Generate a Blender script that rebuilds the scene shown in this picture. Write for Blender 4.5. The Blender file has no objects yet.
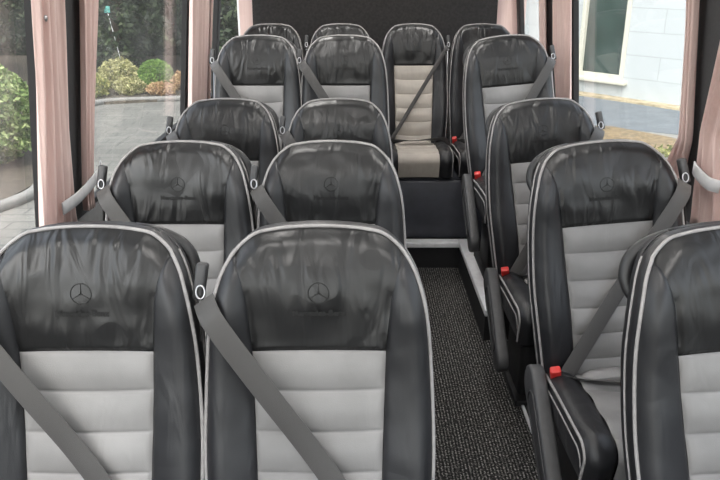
import bpy, math, random
import numpy as np
from mathutils import Vector, Matrix
random.seed(4); rng = np.random.default_rng(7)
PI = math.pi
SC = bpy.context.scene
COL = SC.collection

# ------------------------------------------------------------------ helpers
def link(name, me, mat=None, parent=None, smooth=True):
    if mat is not None: me.materials.append(mat)
    if smooth:
        me.polygons.foreach_set('use_smooth', [True]*len(me.polygons))
    o = bpy.data.objects.new(name, me); COL.objects.link(o)
    if parent is not None: o.parent = parent
    return o

class MB:
    def __init__(s): s.v = []; s.f = []
    def add(s, vs, fs):
        b = len(s.v); s.v += [tuple(map(float, p)) for p in vs]
        s.f += [tuple(i+b for i in f) for f in fs]; return s
    def grid(s, P, flip=False, closeu=False, closev=False):
        nu = len(P); nv = len(P[0]); fs = []
        for i in range(nu if closeu else nu-1):
            for j in range(nv if closev else nv-1):
                a = i*nv+j; b = ((i+1) % nu)*nv+j; c = ((i+1) % nu)*nv+(j+1) % nv; d = i*nv+(j+1) % nv
                fs.append((a, d, c, b) if flip else (a, b, c, d))
        return s.add([p for r in P for p in r], fs)
    def box(s, x0, x1, y0, y1, z0, z1, bev=0.0):
        if bev <= 0:
            vs = [(x, y, z) for x in (x0, x1) for y in (y0, y1) for z in (z0, z1)]
            return s.add(vs, [(0,1,3,2),(4,6,7,5),(0,4,5,1),(2,3,7,6),(0,2,6,4),(1,5,7,3)])
        return s.prism(rrect((x0+x1)/2, (y0+y1)/2, (x1-x0)/2, (y1-y0)/2, min(bev*1.6, (x1-x0)/2.01, (y1-y0)/2.01)), z0, z1, bev)
    def prism(s, poly, z0, z1, bev=0.0, M=None):
        # polygon in xy, extruded in z, softened edges
        n = len(poly); cx = sum(p[0] for p in poly)/n; cy = sum(p[1] for p in poly)/n
        def ring(z, k):
            out = []
            for i, p in enumerate(poly):
                q = poly[(i+1) % n]; r = poly[i-1]
                t = Vector((q[0]-r[0], q[1]-r[1]));
                nn = Vector((t.y, -t.x)).normalized() if t.length > 1e-9 else Vector((0, 0))
                out.append((p[0]-nn.x*k, p[1]-nn.y*k, z))
            return out
        rings = [ring(z0, bev), ring(z0+bev*.3, bev*.3), ring(z0+bev, 0), ring(z1-bev, 0), ring(z1-bev*.3, bev*.3), ring(z1, bev)] if bev > 0 else [ring(z0, 0), ring(z1, 0)]
        vs = [p for r in rings for p in r]; fs = []
        for k in range(len(rings)-1):
            for i in range(n):
                j = (i+1) % n; fs.append((k*n+i, k*n+j, (k+1)*n+j, (k+1)*n+i))
        fs.append(tuple(reversed(range(n)))); m = (len(rings)-1)*n; fs.append(tuple(m+i for i in range(n)))
        if M is not None: vs = [tuple(M @ Vector(p)) for p in vs]
        return s.add(vs, fs)
    def tube(s, pts, r, n=8, closed=False):
        pts = [Vector(p) for p in pts]; P = []
        up = Vector((.13, .21, .97)).normalized()
        m = len(pts); prev = None
        for i, p in enumerate(pts):
            if closed: t = pts[(i+1) % m]-pts[i-1]
            else: t = pts[min(i+1, m-1)]-pts[max(i-1, 0)]
            t.normalize()
            a = (prev if prev is not None else (up if abs(t.dot(up)) < .95 else Vector((1, 0, 0))))
            a = (a-t*a.dot(t)).normalized(); prev = a; b = t.cross(a)
            rr = r[i] if isinstance(r, (list, tuple)) else r
            P.append([tuple(p+a*math.cos(2*PI*k/n)*rr+b*math.sin(2*PI*k/n)*rr) for k in range(n)])
        base = len(s.v); s.grid(P, closeu=closed, closev=True)
        if not closed:
            s.f.append(tuple(base+k for k in range(n))); e = base+(m-1)*n
            s.f.append(tuple(e+k for k in reversed(range(n))))
        return s
    def ball(s, c, rx, ry, rz, nu=16, nv=10):
        P = []
        for i in range(nv+1):
            th = PI*i/nv
            P.append([(c[0]+rx*math.sin(th)*math.cos(2*PI*k/nu), c[1]+ry*math.sin(th)*math.sin(2*PI*k/nu), c[2]+rz*math.cos(th)) for k in range(nu)])
        return s.grid(P, closev=True)
    def mesh(s, name, wn=False):
        me = bpy.data.meshes.new(name); me.from_pydata(s.v, [], s.f); me.validate(); me.update(); return me
    def build(s, name, mat, parent=None, smooth=True):
        me = s.mesh(name)
        o = link(name, me, mat, parent, smooth)
        return o

def rrect(cx, cy, hx, hy, r, n=5):
    out = []
    for (sx, sy, a0) in ((1, -1, -PI/2), (1, 1, 0), (-1, 1, PI/2), (-1, -1, PI)):
        for k in range(n+1):
            a = a0+PI/2*k/n
            out.append((cx+sx*(hx-r)+r*math.cos(a), cy+sy*(hy-r)+r*math.sin(a)))
    return out

def tag(o, label=None, cat=None, group=None, kind=None):
    if label: o['label'] = label
    if cat: o['category'] = cat
    if group: o['group'] = group
    if kind: o['kind'] = kind
    return o
def struct(o): o['kind'] = 'structure'; return o
def empty(name, loc=(0, 0, 0)):
    o = bpy.data.objects.new(name, None); COL.objects.link(o); o.location = loc; o.empty_display_size = .1; return o
def interp(x, xs, ys): return float(np.interp(x, xs, ys))
def sstep(a, b, x):
    t = np.clip((x-a)/(b-a), 0, 1); return t*t*(3-2*t)

# ------------------------------------------------------------------ materials
def newmat(name):
    m = bpy.data.materials.new(name); m.use_nodes = True
    nt = m.node_tree; b = nt.nodes['Principled BSDF']; return m, nt, b
def N(nt, t, **kw):
    n = nt.nodes.new(t)
    for k, v in kw.items():
        if k in n.inputs: n.inputs[k].default_value = v
        else: setattr(n, k, v)
    return n
def coords(nt, scale=(1, 1, 1), rand=False, obj=True):
    tc = N(nt, 'ShaderNodeTexCoord'); mp = N(nt, 'ShaderNodeMapping')
    mp.inputs['Scale'].default_value = scale
    nt.links.new(tc.outputs['Object' if obj else 'Generated'], mp.inputs['Vector'])
    if rand:
        oi = N(nt, 'ShaderNodeObjectInfo'); mu = N(nt, 'ShaderNodeMath', operation='MULTIPLY'); mu.inputs[1].default_value = 13.0
        nt.links.new(oi.outputs['Random'], mu.inputs[0]); cb = N(nt, 'ShaderNodeCombineXYZ')
        for i in range(3): nt.links.new(mu.outputs[0], cb.inputs[i])
        nt.links.new(cb.outputs[0], mp.inputs['Location'])
    return mp
def ramp(nt, src, stops):
    r = N(nt, 'ShaderNodeValToRGB'); e = r.color_ramp.elements
    while len(e) < len(stops): e.new(.5)
    for i, (p, c) in enumerate(stops):
        e[i].position = p; e[i].color = (*c, 1) if len(c) == 3 else c
    nt.links.new(src, r.inputs[0]); return r
def simple(name, col, rough=.5, metal=0, spec=.5, noise=0, nscale=30, bump=0, bscale=200, bdist=.001):
    m, nt, b = newmat(name)
    b.inputs['Base Color'].default_value = (*col, 1); b.inputs['Roughness'].default_value = rough
    b.inputs['Metallic'].default_value = metal; b.inputs['Specular IOR Level'].default_value = spec
    mp = coords(nt)
    if noise:
        t = N(nt, 'ShaderNodeTexNoise', Scale=nscale, Detail=5.0); nt.links.new(mp.outputs[0], t.inputs['Vector'])
        r = ramp(nt, t.outputs[0], [(.3, tuple(c*(1-noise) for c in col)), (.7, tuple(min(1, c*(1+noise)) for c in col))])
        nt.links.new(r.outputs[0], b.inputs['Base Color'])
    if bump:
        t = N(nt, 'ShaderNodeTexNoise', Scale=bscale, Detail=4.0); nt.links.new(mp.outputs[0], t.inputs['Vector'])
        bp = N(nt, 'ShaderNodeBump', Strength=bump, Distance=bdist); nt.links.new(t.outputs[0], bp.inputs['Height'])
        nt.links.new(bp.outputs[0], b.inputs['Normal'])
    return m

def leather(name, col, rough, wr, spec=.5, fold=1.0):
    m, nt, b = newmat(name)
    b.inputs['Specular IOR Level'].default_value = spec
    mp = coords(nt, rand=True)
    t = N(nt, 'ShaderNodeTexNoise', Scale=6.0, Detail=4.0); nt.links.new(mp.outputs[0], t.inputs['Vector'])
    r = ramp(nt, t.outputs[0], [(.3, tuple(c*.85 for c in col)), (.7, tuple(c*1.15 for c in col))])
    nt.links.new(r.outputs[0], b.inputs['Base Color'])
    rr = N(nt, 'ShaderNodeMapRange'); rr.inputs[3].default_value = rough-.06; rr.inputs[4].default_value = rough+.08
    nt.links.new(t.outputs[0], rr.inputs[0]); nt.links.new(rr.outputs[0], b.inputs['Roughness'])
    # long soft creases, running mostly up the seat, bent by a second noise
    mp2 = coords(nt, scale=(21, 8, 6), rand=True); mp2.inputs['Rotation'].default_value = (0, .42, 0)
    t1 = N(nt, 'ShaderNodeTexNoise', Scale=1.0, Detail=1.6, Distortion=1.3, Roughness=.4); nt.links.new(mp2.outputs[0], t1.inputs['Vector'])
    mask = N(nt, 'ShaderNodeTexNoise', Scale=7.0, Detail=1.0); nt.links.new(mp.outputs[0], mask.inputs['Vector'])
    mk = N(nt, 'ShaderNodeMapRange'); mk.inputs[1].default_value = .36; mk.inputs[2].default_value = .62; nt.links.new(mask.outputs[0], mk.inputs[0])
    ml = N(nt, 'ShaderNodeMath', operation='MULTIPLY'); nt.links.new(t1.outputs[0], ml.inputs[0]); nt.links.new(mk.outputs[0], ml.inputs[1])
    b1 = N(nt, 'ShaderNodeBump', Strength=wr, Distance=.030*fold); nt.links.new(ml.outputs[0], b1.inputs['Height'])
    gr = N(nt, 'ShaderNodeTexVoronoi', Scale=600.0); nt.links.new(mp.outputs[0], gr.inputs['Vector'])
    b2 = N(nt, 'ShaderNodeBump', Strength=.22, Distance=.0006); nt.links.new(gr.outputs[0], b2.inputs['Height']); nt.links.new(b1.outputs[0], b2.inputs['Normal'])
    nt.links.new(b2.outputs[0], b.inputs['Normal'])
    return m

M = {}
M['leather'] = leather('black leather', (.0120, .0120, .0125), .38, .50, .5, 1.0)
M['leather_side'] = leather('black leather bolster', (.0135, .0136, .0155), .42, .35, .5, .6)
M['grey'] = leather('grey leather', (.205, .199, .196), .5, .12, .35, .5)
M['beige'] = leather('warm grey leather', (.40, .362, .32), .5, .25, .35, .5)
M['piping'] = simple('grey piping', (.27, .258, .255), .55, noise=.15, nscale=60)
M['stitch'] = simple('dark stitching', (.01, .01, .01), .8)
M['plastic'] = simple('black plastic', (.018, .018, .019), .42, bump=.3, bscale=900, bdist=.0006, noise=.1)
M['plastic_grey'] = simple('worn charcoal plastic', (.045, .045, .047), .5, bump=.3, bscale=700, noise=.15)
M['steel'] = simple('dark painted steel', (.012, .012, .013), .45, noise=.2)
M['chrome'] = simple('chrome', (.45, .45, .47), .28, metal=1, noise=.05)
M['red'] = simple('red buckle plastic', (.55, .03, .025), .35, noise=.1)
M['emboss'] = simple('embossed leather', (.0025, .0025, .0025), .6, noise=.1)
M['alu'] = simple('pale aluminium trim', (.80, .80, .82), .35, metal=.0, noise=.08, nscale=25)
M['rubber'] = simple('black rubber', (.009, .009, .010), .75, noise=.15)
M['pillar'] = simple('charcoal pillar cloth', (.040, .040, .042), .85, bump=.5, bscale=500, noise=.12, nscale=120)
M['rear'] = simple('black carpeted rear panel', (.016, .014, .014), .9, bump=.6, bscale=350, noise=.35, nscale=60)
M['wall'] = simple('grey wall lining', (.20, .20, .20), .8, noise=.08)
M['ceil'] = simple('pale headlining', (.62, .62, .60), .9, noise=.05)
M['plinth'] = simple('dark blue grey vinyl', (.048, .050, .062), .5, noise=.12, nscale=20, bump=.2, bscale=300)
M['tie'] = simple('pale grey strap', (.55, .55, .56), .5, noise=.08)

# belt webbing
m, nt, b = newmat('seat belt webbing'); M['belt'] = m
mp = coords(nt, scale=(1, 1, 1)); w = N(nt, 'ShaderNodeTexWave', Scale=240.0, Distortion=1.0, wave_type='BANDS', bands_direction='DIAGONAL')
nt.links.new(mp.outputs[0], w.inputs['Vector']); r = ramp(nt, w.outputs[0], [(0, (.036, .034, .033)), (1, (.066, .062, .060))])
nt.links.new(r.outputs[0], b.inputs['Base Color']); b.inputs['Roughness'].default_value = .6; b.inputs['Sheen Weight'].default_value = .15
bp = N(nt, 'ShaderNodeBump', Strength=.3, Distance=.0006); nt.links.new(w.outputs[0], bp.inputs['Height']); nt.links.new(bp.outputs[0], b.inputs['Normal'])

# carpet
m, nt, b = newmat('ribbed dark carpet'); M['carpet'] = m
mp = coords(nt)
w = N(nt, 'ShaderNodeTexWave', Scale=26.0, Distortion=2.2, Detail=3.0, wave_type='BANDS', bands_direction='X'); w.inputs['Detail Scale'].default_value = 9.0
nt.links.new(mp.outputs[0], w.inputs['Vector'])
n1 = N(nt, 'ShaderNodeTexNoise', Scale=130.0, Detail=3.0, Roughness=.7); nt.links.new(mp.outputs[0], n1.inputs['Vector'])
mx = N(nt, 'ShaderNodeMath', operation='MULTIPLY_ADD'); mx.inputs[1].default_value = .15
nt.links.new(w.outputs[0], mx.inputs[0]); nt.links.new(n1.outputs[0], mx.inputs[2])
r = ramp(nt, mx.outputs[0], [(.48, (.007, .007, .007)), (.62, (.040, .038, .037)), (.76, (.36, .35, .34))])
nt.links.new(r.outputs[0], b.inputs['Base Color']); b.inputs['Roughness'].default_value = .95; b.inputs['Specular IOR Level'].default_value = .15
bp = N(nt, 'ShaderNodeBump', Strength=.8, Distance=.004); nt.links.new(mx.outputs[0], bp.inputs['Height']); nt.links.new(bp.outputs[0], b.inputs['Normal'])

# curtain: pink beige woven with fine stripes, a little light passes through
m, nt, b = newmat('pink beige curtain'); M['curtain'] = m
mp = coords(nt, scale=(1, 1, .03)); n1 = N(nt, 'ShaderNodeTexNoise', Scale=160.0, Detail=3.0); nt.links.new(mp.outputs[0], n1.inputs['Vector'])
r = ramp(nt, n1.outputs[0], [(.2, (.70, .53, .49)), (.8, (.80, .63, .59))]); nt.links.new(r.outputs[0], b.inputs['Base Color'])
b.inputs['Roughness'].default_value = .85; b.inputs['Sheen Weight'].default_value = .2
tl = N(nt, 'ShaderNodeBsdfTranslucent'); nt.links.new(r.outputs[0], tl.inputs['Color']); ms = N(nt, 'ShaderNodeMixShader', Fac=.28)
nt.links.new(b.outputs[0], ms.inputs[1]); nt.links.new(tl.outputs[0], ms.inputs[2]); nt.links.new(ms.outputs[0], nt.nodes['Material Output'].inputs[0])

# tinted glass with a faint pale veil mixed in to imitate reflection haze
def glassmat(name, tint, haze):
    m, nt, b = newmat(name)
    tr = N(nt, 'ShaderNodeBsdfTransparent'); tr.inputs[0].default_value = (*tint, 1)
    gl = N(nt, 'ShaderNodeBsdfGlossy'); gl.inputs['Roughness'].default_value = .03
    lw = N(nt, 'ShaderNodeLayerWeight', Blend=.5); pw = N(nt, 'ShaderNodeMath', operation='POWER'); pw.inputs[1].default_value = 5.0
    nt.links.new(lw.outputs['Facing'], pw.inputs[0]); fr = N(nt, 'ShaderNodeMath', operation='MULTIPLY_ADD'); fr.inputs[1].default_value = .45; fr.inputs[2].default_value = .02
    nt.links.new(pw.outputs[0], fr.inputs[0]); m1 = N(nt, 'ShaderNodeMixShader')
    nt.links.new(fr.outputs[0], m1.inputs[0]); nt.links.new(tr.outputs[0], m1.inputs[1]); nt.links.new(gl.outputs[0], m1.inputs[2])
    mp = coords(nt, scale=(1, 1, 2)); n1 = N(nt, 'ShaderNodeTexNoise', Scale=3.0, Detail=6.0); nt.links.new(mp.outputs[0], n1.inputs['Vector'])
    mr = N(nt, 'ShaderNodeMapRange'); mr.inputs[1].default_value = .35; mr.inputs[2].default_value = .8; mr.inputs[3].default_value = haze*.5; mr.inputs[4].default_value = haze*1.6
    nt.links.new(n1.outputs[0], mr.inputs[0])
    df = N(nt, 'ShaderNodeBsdfDiffuse'); df.inputs[0].default_value = (.8, .82, .8, 1)
    tl = N(nt, 'ShaderNodeBsdfTranslucent'); tl.inputs[0].default_value = (.8, .82, .8, 1); ad = N(nt, 'ShaderNodeMixShader', Fac=.5)
    nt.links.new(df.outputs[0], ad.inputs[1]); nt.links.new(tl.outputs[0], ad.inputs[2])
    m2 = N(nt, 'ShaderNodeMixShader'); nt.links.new(mr.outputs[0], m2.inputs[0]); nt.links.new(m1.outputs[0], m2.inputs[1]); nt.links.new(ad.outputs[0], m2.inputs[2])
    nt.links.new(m2.outputs[0], nt.nodes['Material Output'].inputs[0]); return m
M['glass'] = glassmat('lightly tinted glass', (.90, .91, .905), .03)
M['bglass'] = simple('dark green house glass', (.018, .035, .030), .08, spec=.6, noise=.4, nscale=1.5)

# ------------------------------------------------------------------ seat model
L = .755
TOPD = [0, .004, .013, .026, .047, .072, .105, .17, .26, .40, .50, .62, L]
TOPX = [.070, .100, .128, .149, .171, .187, .201, .217, .227, .234, .234, .228, .218]
def crest(x): return L-.0040*(x/.07)**2 if abs(x) < .07 else None
MEET = .052                         # the seam reaches the outline this far below the crest
MEETX = interp(MEET, TOPD, TOPX)
def hw(s): return interp(L-s, TOPD, TOPX)
def seamx(s): return interp(L-s, [MEET, .066, .085, .11, .15, .25, .5, L], [MEETX, .1655, .1575, .1505, .1445, .138, .130, .124])
# smooth outline polyline, left bottom -> over the top -> right bottom
def catmull(P, n):
    P = [np.array(p, float) for p in P]; out = []
    P = [2*P[0]-P[1]]+P+[2*P[-1]-P[-2]]
    for i in range(1, len(P)-2):
        for k in range(n):
            t = k/n; a, b_, c, d = P[i-1:i+3]
            out.append(.5*((2*b_)+(-a+c)*t+(2*a-5*b_+4*c-d)*t*t+(-a+3*b_-3*c+d)*t**3))
    out.append(P[-2]); return np.array(out)
right = [(TOPX[i], L-.004-TOPD[i] if TOPD[i] > .003 else L-.003) for i in range(len(TOPD)-1, -1, -1)]
right = [(TOPX[i], L-TOPD[i]-(.003 if i < 2 else 0)) for i in range(len(TOPD)-1, -1, -1)]+[(.035, L-.0008)]
OUT = catmull([(-x, s) for x, s in right]+[(0, L)]+[(x, s) for x, s in reversed(right)], 8)
def outdist(x, s):
    x = np.asarray(x, float); s = np.asarray(s, float); p = np.stack([x.ravel(), s.ravel()], 1)
    A = OUT[:-1]; B = OUT[1:]; AB = B-A; l2 = (AB**2).sum(1)
    best = np.full(len(p), 9.)
    for a, ab, l in zip(A, AB, l2):
        t = np.clip(((p-a)@ab)/l, 0, 1); d = np.linalg.norm(p-(a+t[:, None]*ab), axis=1); best = np.minimum(best, d)
    return best.reshape(x.shape)
SX = np.vectorize(seamx); 
def front(x, s):
    """how far the upholstery stands forward at lateral x, height s along the back"""
    x = np.asarray(x, float); s = np.asarray(s, float)
    sx = SX(s); u = np.abs(x)/sx
    n = .018*np.exp(-((s-.20)/.13)**2)+.016*np.exp(-((s-.63)/.09)**2)
    n = n-.020*sstep(.64, .78, s)
    n = n+.006*np.clip(u, 0, 1)**2
    bl = np.clip((np.abs(x)-sx)/(np.maximum(SX_H(s)-sx, .01)), 0, 1)
    n = n+np.where(np.abs(x) > sx, .026*np.sin(np.clip(bl, 0, 1)*PI*.62)*sstep(.73, .55, s)+.004, 0)
    d = outdist(x, s); R = .036
    n = n-.026*np.clip((R-d)/R, 0, 1)**2.1
    return n
SX_H = np.vectorize(hw)
LEAN = math.radians(13.5)
BASE_Y, BASE_Z = -.150, .420         # bottom of the back, measured from the seat's own origin
def toworld(x, s, n):
    # s climbs the lean, n is forward (towards -Y)
    return (x, BASE_Y+s*math.sin(LEAN)-n*math.cos(LEAN), BASE_Z+s*math.cos(LEAN)+n*math.sin(LEAN))
def emit(mb, X, S, Nn, flip=False):
    P = [[toworld(X[i, j], S[i, j], Nn[i, j]) for j in range(X.shape[1])] for i in range(X.shape[0])]
    mb.grid(P, flip=flip)
SPLIT = .504
def lin(n, k=1.0):                   # denser towards both ends
    t = np.linspace(0, 1, n); return .5-.5*np.cos(PI*t)*1.0 if k else t

def fold(x, s):
    # soft leather folds that spread down from the crest
    a = np.sin(x*95+9*np.sin(s*13)+4*np.sin(x*21+s*17))
    bq = np.sin((x*.8+s*.6)*120+3*np.sin(x*30))
    return .00035*a*np.exp(-((s-.69)/.05)**2)*sstep(.15, .05, np.abs(x))+.0003*bq*np.exp(-((s-.60)/.06)**2-((x-.06)/.07)**2)

parts = {}
# head panel
nx, ns = 61, 44
T = np.linspace(-1, 1, nx); V = np.concatenate([np.linspace(0, .06, 6)[:-1], np.linspace(.06, 1, ns-5)])
X = np.zeros((ns, nx)); S = np.zeros((ns, nx))
oc = OUT[np.abs(OUT[:, 0]) <= MEETX+1e-6]; oc = oc[oc[:, 1] > L-.08]
for i, v in enumerate(V):
    sv = SPLIT+v*(L-MEET-SPLIT); sx = seamx(sv)
    for j, t in enumerate(T):
        x = t*sx; topx = t*MEETX
        top = float(np.interp(topx, oc[:, 0], oc[:, 1]))
        S[i, j] = SPLIT+v*(top-SPLIT); X[i, j] = t*(sx*(1-v**3)+MEETX*v**3)
nn = front(X, S)
edge = np.minimum(((1-np.abs(T))[None, :]*.14), (V*.24)[:, None])
nn = nn-.0065*np.exp(-(edge/.0055)**2)+.004*np.clip(1-np.abs(T)[None, :]**4, 0, 1)*sstep(0, .25, V)[:, None]*sstep(1, .9, V)[:, None]+fold(X, S)
mb = MB(); emit(mb, X, S, nn); parts['head'] = mb
# grey insert with cross channels
seams = [0.0, .088, .170, .252, .337, .424, SPLIT]
SS = []
for a, b_ in zip(seams[:-1], seams[1:]):
    SS += [a+(b_-a)*t for t in (0, .035, .08, .15, .28, .42, .58, .72, .85, .92, .965)]
SS.append(SPLIT); SS = np.array(SS); TT = np.concatenate([[-1, -.97, -.93, -.86], np.linspace(-.75, .75, 25), [.86, .93, .97, 1]])
S = np.repeat(SS[:, None], len(TT), 1); X = np.array([[t*seamx(s) for t in TT] for s in SS])
S = S-.006*(1-TT[None, :]**2)*np.minimum(1, (SPLIT-S)/.05)*np.minimum(1, S/.05)
nn = front(X, S)
dse = np.min(np.abs(SS[:, None]-np.array(seams)[None, :]), 1)
nn = nn+(.0125*np.sqrt(np.clip(dse/.041, 0, 1))-.006)[:, None]*(1-.9*np.abs(TT)[None, :]**10)-.004*np.exp(-(((1-np.abs(TT))*.13)/.005)**2)[None, :]
mb = MB(); emit(mb, X, S, nn); parts['insert'] = mb
# bolsters
for sd in (-1, 1):
    vs = np.concatenate([np.linspace(0, .75, 40)[:-1], np.linspace(.75, 1, 26)])
    us = np.array([0, .03, .07, .12, .2, .3, .4, .5, .6, .7, .78, .85, .91, .96, 1])
    X = np.zeros((len(vs), len(us))); S = X.copy()
    for i, v in enumerate(vs):
        s0 = v*(L-MEET)
        for j, u in enumerate(us):
            X[i, j] = sd*((1-u)*seamx(s0)+u*hw(s0)); S[i, j] = s0
    # outer edge snapped on the smooth outline
    nn = front(X, S); du = (us[None, :]*np.abs(X[:, -1]-X[:, 0])[:, None])
    nn = nn-.0065*np.exp(-(du/.0055)**2)
    mb = MB(); emit(mb, X, S, nn, flip=(sd > 0) is False); parts['bolster%d' % sd] = mb
# outline at the edge of the front face, piping tube, side wall, back shell
OUTS = OUT[::2] if len(OUT) > 160 else OUT
nout = front(OUTS[:, 0], OUTS[:, 1])
def offs(k):                          # outline moved outward by k
    t = np.gradient(OUTS, axis=0); t /= np.linalg.norm(t, axis=1)[:, None]
    return OUTS+np.stack([-t[:, 1], t[:, 0]], 1)*k
pp = offs(.002)
mb = MB(); mb.tube([toworld(p[0], p[1], n-.001) for p, n in zip(pp, nout)], .0042, 8); parts['piping'] = mb
def strip(levels):
    rows = []
    for k, dn in levels:
        q = offs(k); rows.append([toworld(p[0], p[1], n-dn) for p, n in zip(q, nout)])
    return rows
mb = MB(); mb.grid(strip([(-.001, 0), (.004, .008), (.007, .02), (.008, .032), (.006, .044)]))
mb.grid(strip([(.006, .048), (.008, .060), (.006, .075), (.0, .088), (-.012, .096)]))
lb = [toworld(x, 0, n) for x, n in ((-.22, -.02), (.22, -.02))]
mb.add([toworld(-.218, 0, -.025), toworld(.218, 0, -.025), toworld(.218, 0, -.11), toworld(-.218, 0, -.11)], [(0, 1, 2, 3)])
parts['side'] = mb
q = offs(.0065)
for sd in (-1, 1):
    mb = MB(); mb.tube([toworld(p[0], p[1], n-.046) for p, n in zip(q, nout) if p[0]*sd > 0 and p[1] < L-.045], .0032, 6); parts['zip%d' % sd] = mb
# back shell: rings shrink to a centre spine
mb = MB(); rows = []
for f, dn in ((.0, .094), (.02, .100), (.06, .108), (.15, .116), (.4, .124), (.8, .128), (.985, .128)):
    row = []
    for p, n in zip(offs(-.010), nout):
        cs = min(max(p[1], .15), .55); row.append(toworld(p[0]*(1-f), p[1]+(cs-p[1])*f, (n*(1-f))-dn))
    rows.append(row)
mb.grid(rows); parts['shell'] = mb

# cushion -----------------------------------------------------------
CH, CR = .485, .040
prof = []                              # (y,z) from the rear along the top and down the front
for t in np.linspace(0, 1, 26): prof.append((-.155-.375*t, .452+.030*t+.010*math.sin(PI*t)))
yc, zc = -.530, .482-.045
for a in np.linspace(0, 1, 11)[1:]:
    an = a*PI*.47; prof.append((yc-.045*math.sin(an), zc+.045*math.cos(an)))
y0, z0 = prof[-1]
for t in np.linspace(0, 1, 9)[1:]: prof.append((y0+.022*t, z0-.085*t))
prof = np.array(prof); arc = np.concatenate([[0], np.cumsum(np.linalg.norm(np.diff(prof, axis=0), axis=1))])
tg = np.gradient(prof, axis=0); tg /= np.linalg.norm(tg, axis=1)[:, None]; nr = np.stack([tg[:, 1], -tg[:, 0]], 1)
def cw(k): return .218+.006*math.sin(PI*min(1, arc[k]/.45))
def csurf(k, x, n): return (x, prof[k, 0]+nr[k, 0]*n, prof[k, 1]+nr[k, 1]*n)
if nr[0, 1] < 0: nr = -nr
cse = [.0, .125, .25, .375, .60]
mb = MB(); rows = []
for k in range(len(prof)):
    d = min(abs(arc[k]-c) for c in cse); row = []
    for t in np.concatenate([[-1, -.97, -.93, -.86], np.linspace(-.75, .75, 17), [.86, .93, .97, 1]]):
        x = t*.135; n = .006*t*t+.013*math.sqrt(min(1, d/.06))-.006-.004*math.exp(-((1-abs(t))*.135/.005)**2)
        if d < .004: n -= .004
        row.append(csurf(k, x, n))
    rows.append(row)
mb.grid(rows, flip=True); parts['cinsert'] = mb
for sd in (-1, 1):
    mb = MB(); rows = []
    for k in range(len(prof)):
        row = []
        for u in (0, .04, .1, .2, .35, .5, .65, .78, .88, .95, 1):
            x = .135+(cw(k)-.135)*u; n = .004+.020*math.sin(PI*min(1, u*.8+.02))-.004*math.exp(-(u*.085/.006)**2)-.010*u**6
            row.append(csurf(k, sd*x, n))
        rows.append(row)
    mb.grid(rows, flip=sd > 0); parts['cbolster%d' % sd] = mb
for sd in (-1, 1):
    mb = MB(); mb.tube([csurf(k, sd*(cw(k)+.002), .001) for k in range(len(prof))], .0046, 8); parts['cpiping%d' % sd] = mb
for sd in (-1, 1):                    # the second welt, lower on the side
    mb = MB(); parts['czip%d' % sd] = mb; mb.tube([(sd*(cw(k)+.005), prof[k, 0]*.97-.004, prof[k, 1]-.030) for k in range(0, len(prof)-8)], .0032, 6)
mb = MB()
for sd in (-1, 1):
    rows = []
    for f, o in ((0, 0), (.15, .004), (.35, .006), (.6, .004), (.85, -.002), (1, -.012)):
        rows.append([(sd*(cw(k)+o), prof[k, 0]+(max(prof[k, 0], -.55)-prof[k, 0])*f, prof[k, 1]*(1-f)+.345*f) for k in range(len(prof))])
    mb.grid(rows, flip=sd < 0)
mb.add([(-.205, -.155, .345), (.205, -.155, .345), (.205, -.55, .345), (-.205, -.55, .345)], [(0, 1, 2, 3)])
mb.add([(-.218, -.155, .345), (.218, -.155, .345), (.218, -.155, .452), (-.218, -.155, .452)], [(0, 1, 2, 3)])
parts['cside'] = mb
# rounded tuck where the back meets the cushion
mb = MB(); mb.ball((0.0, -.188, .462), .118, .040, .026, 24, 12); parts['tuck'] = mb
# pedestal
DROPF = .018
def pedestal():
    a = MB(); a.box(-.19, .19, -.50, -.12, .300, .345, .006)
    b_ = MB(); b_.prism(rrect(0, -.29, .165, .135, .03), .035, .301, .006)
    c = MB(); c.box(-.185, .185, -.47, -.10, DROPF, .045, .005)
    return a, b_, c
parts['pan'], parts['ped'], parts['foot'] = pedestal()

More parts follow.
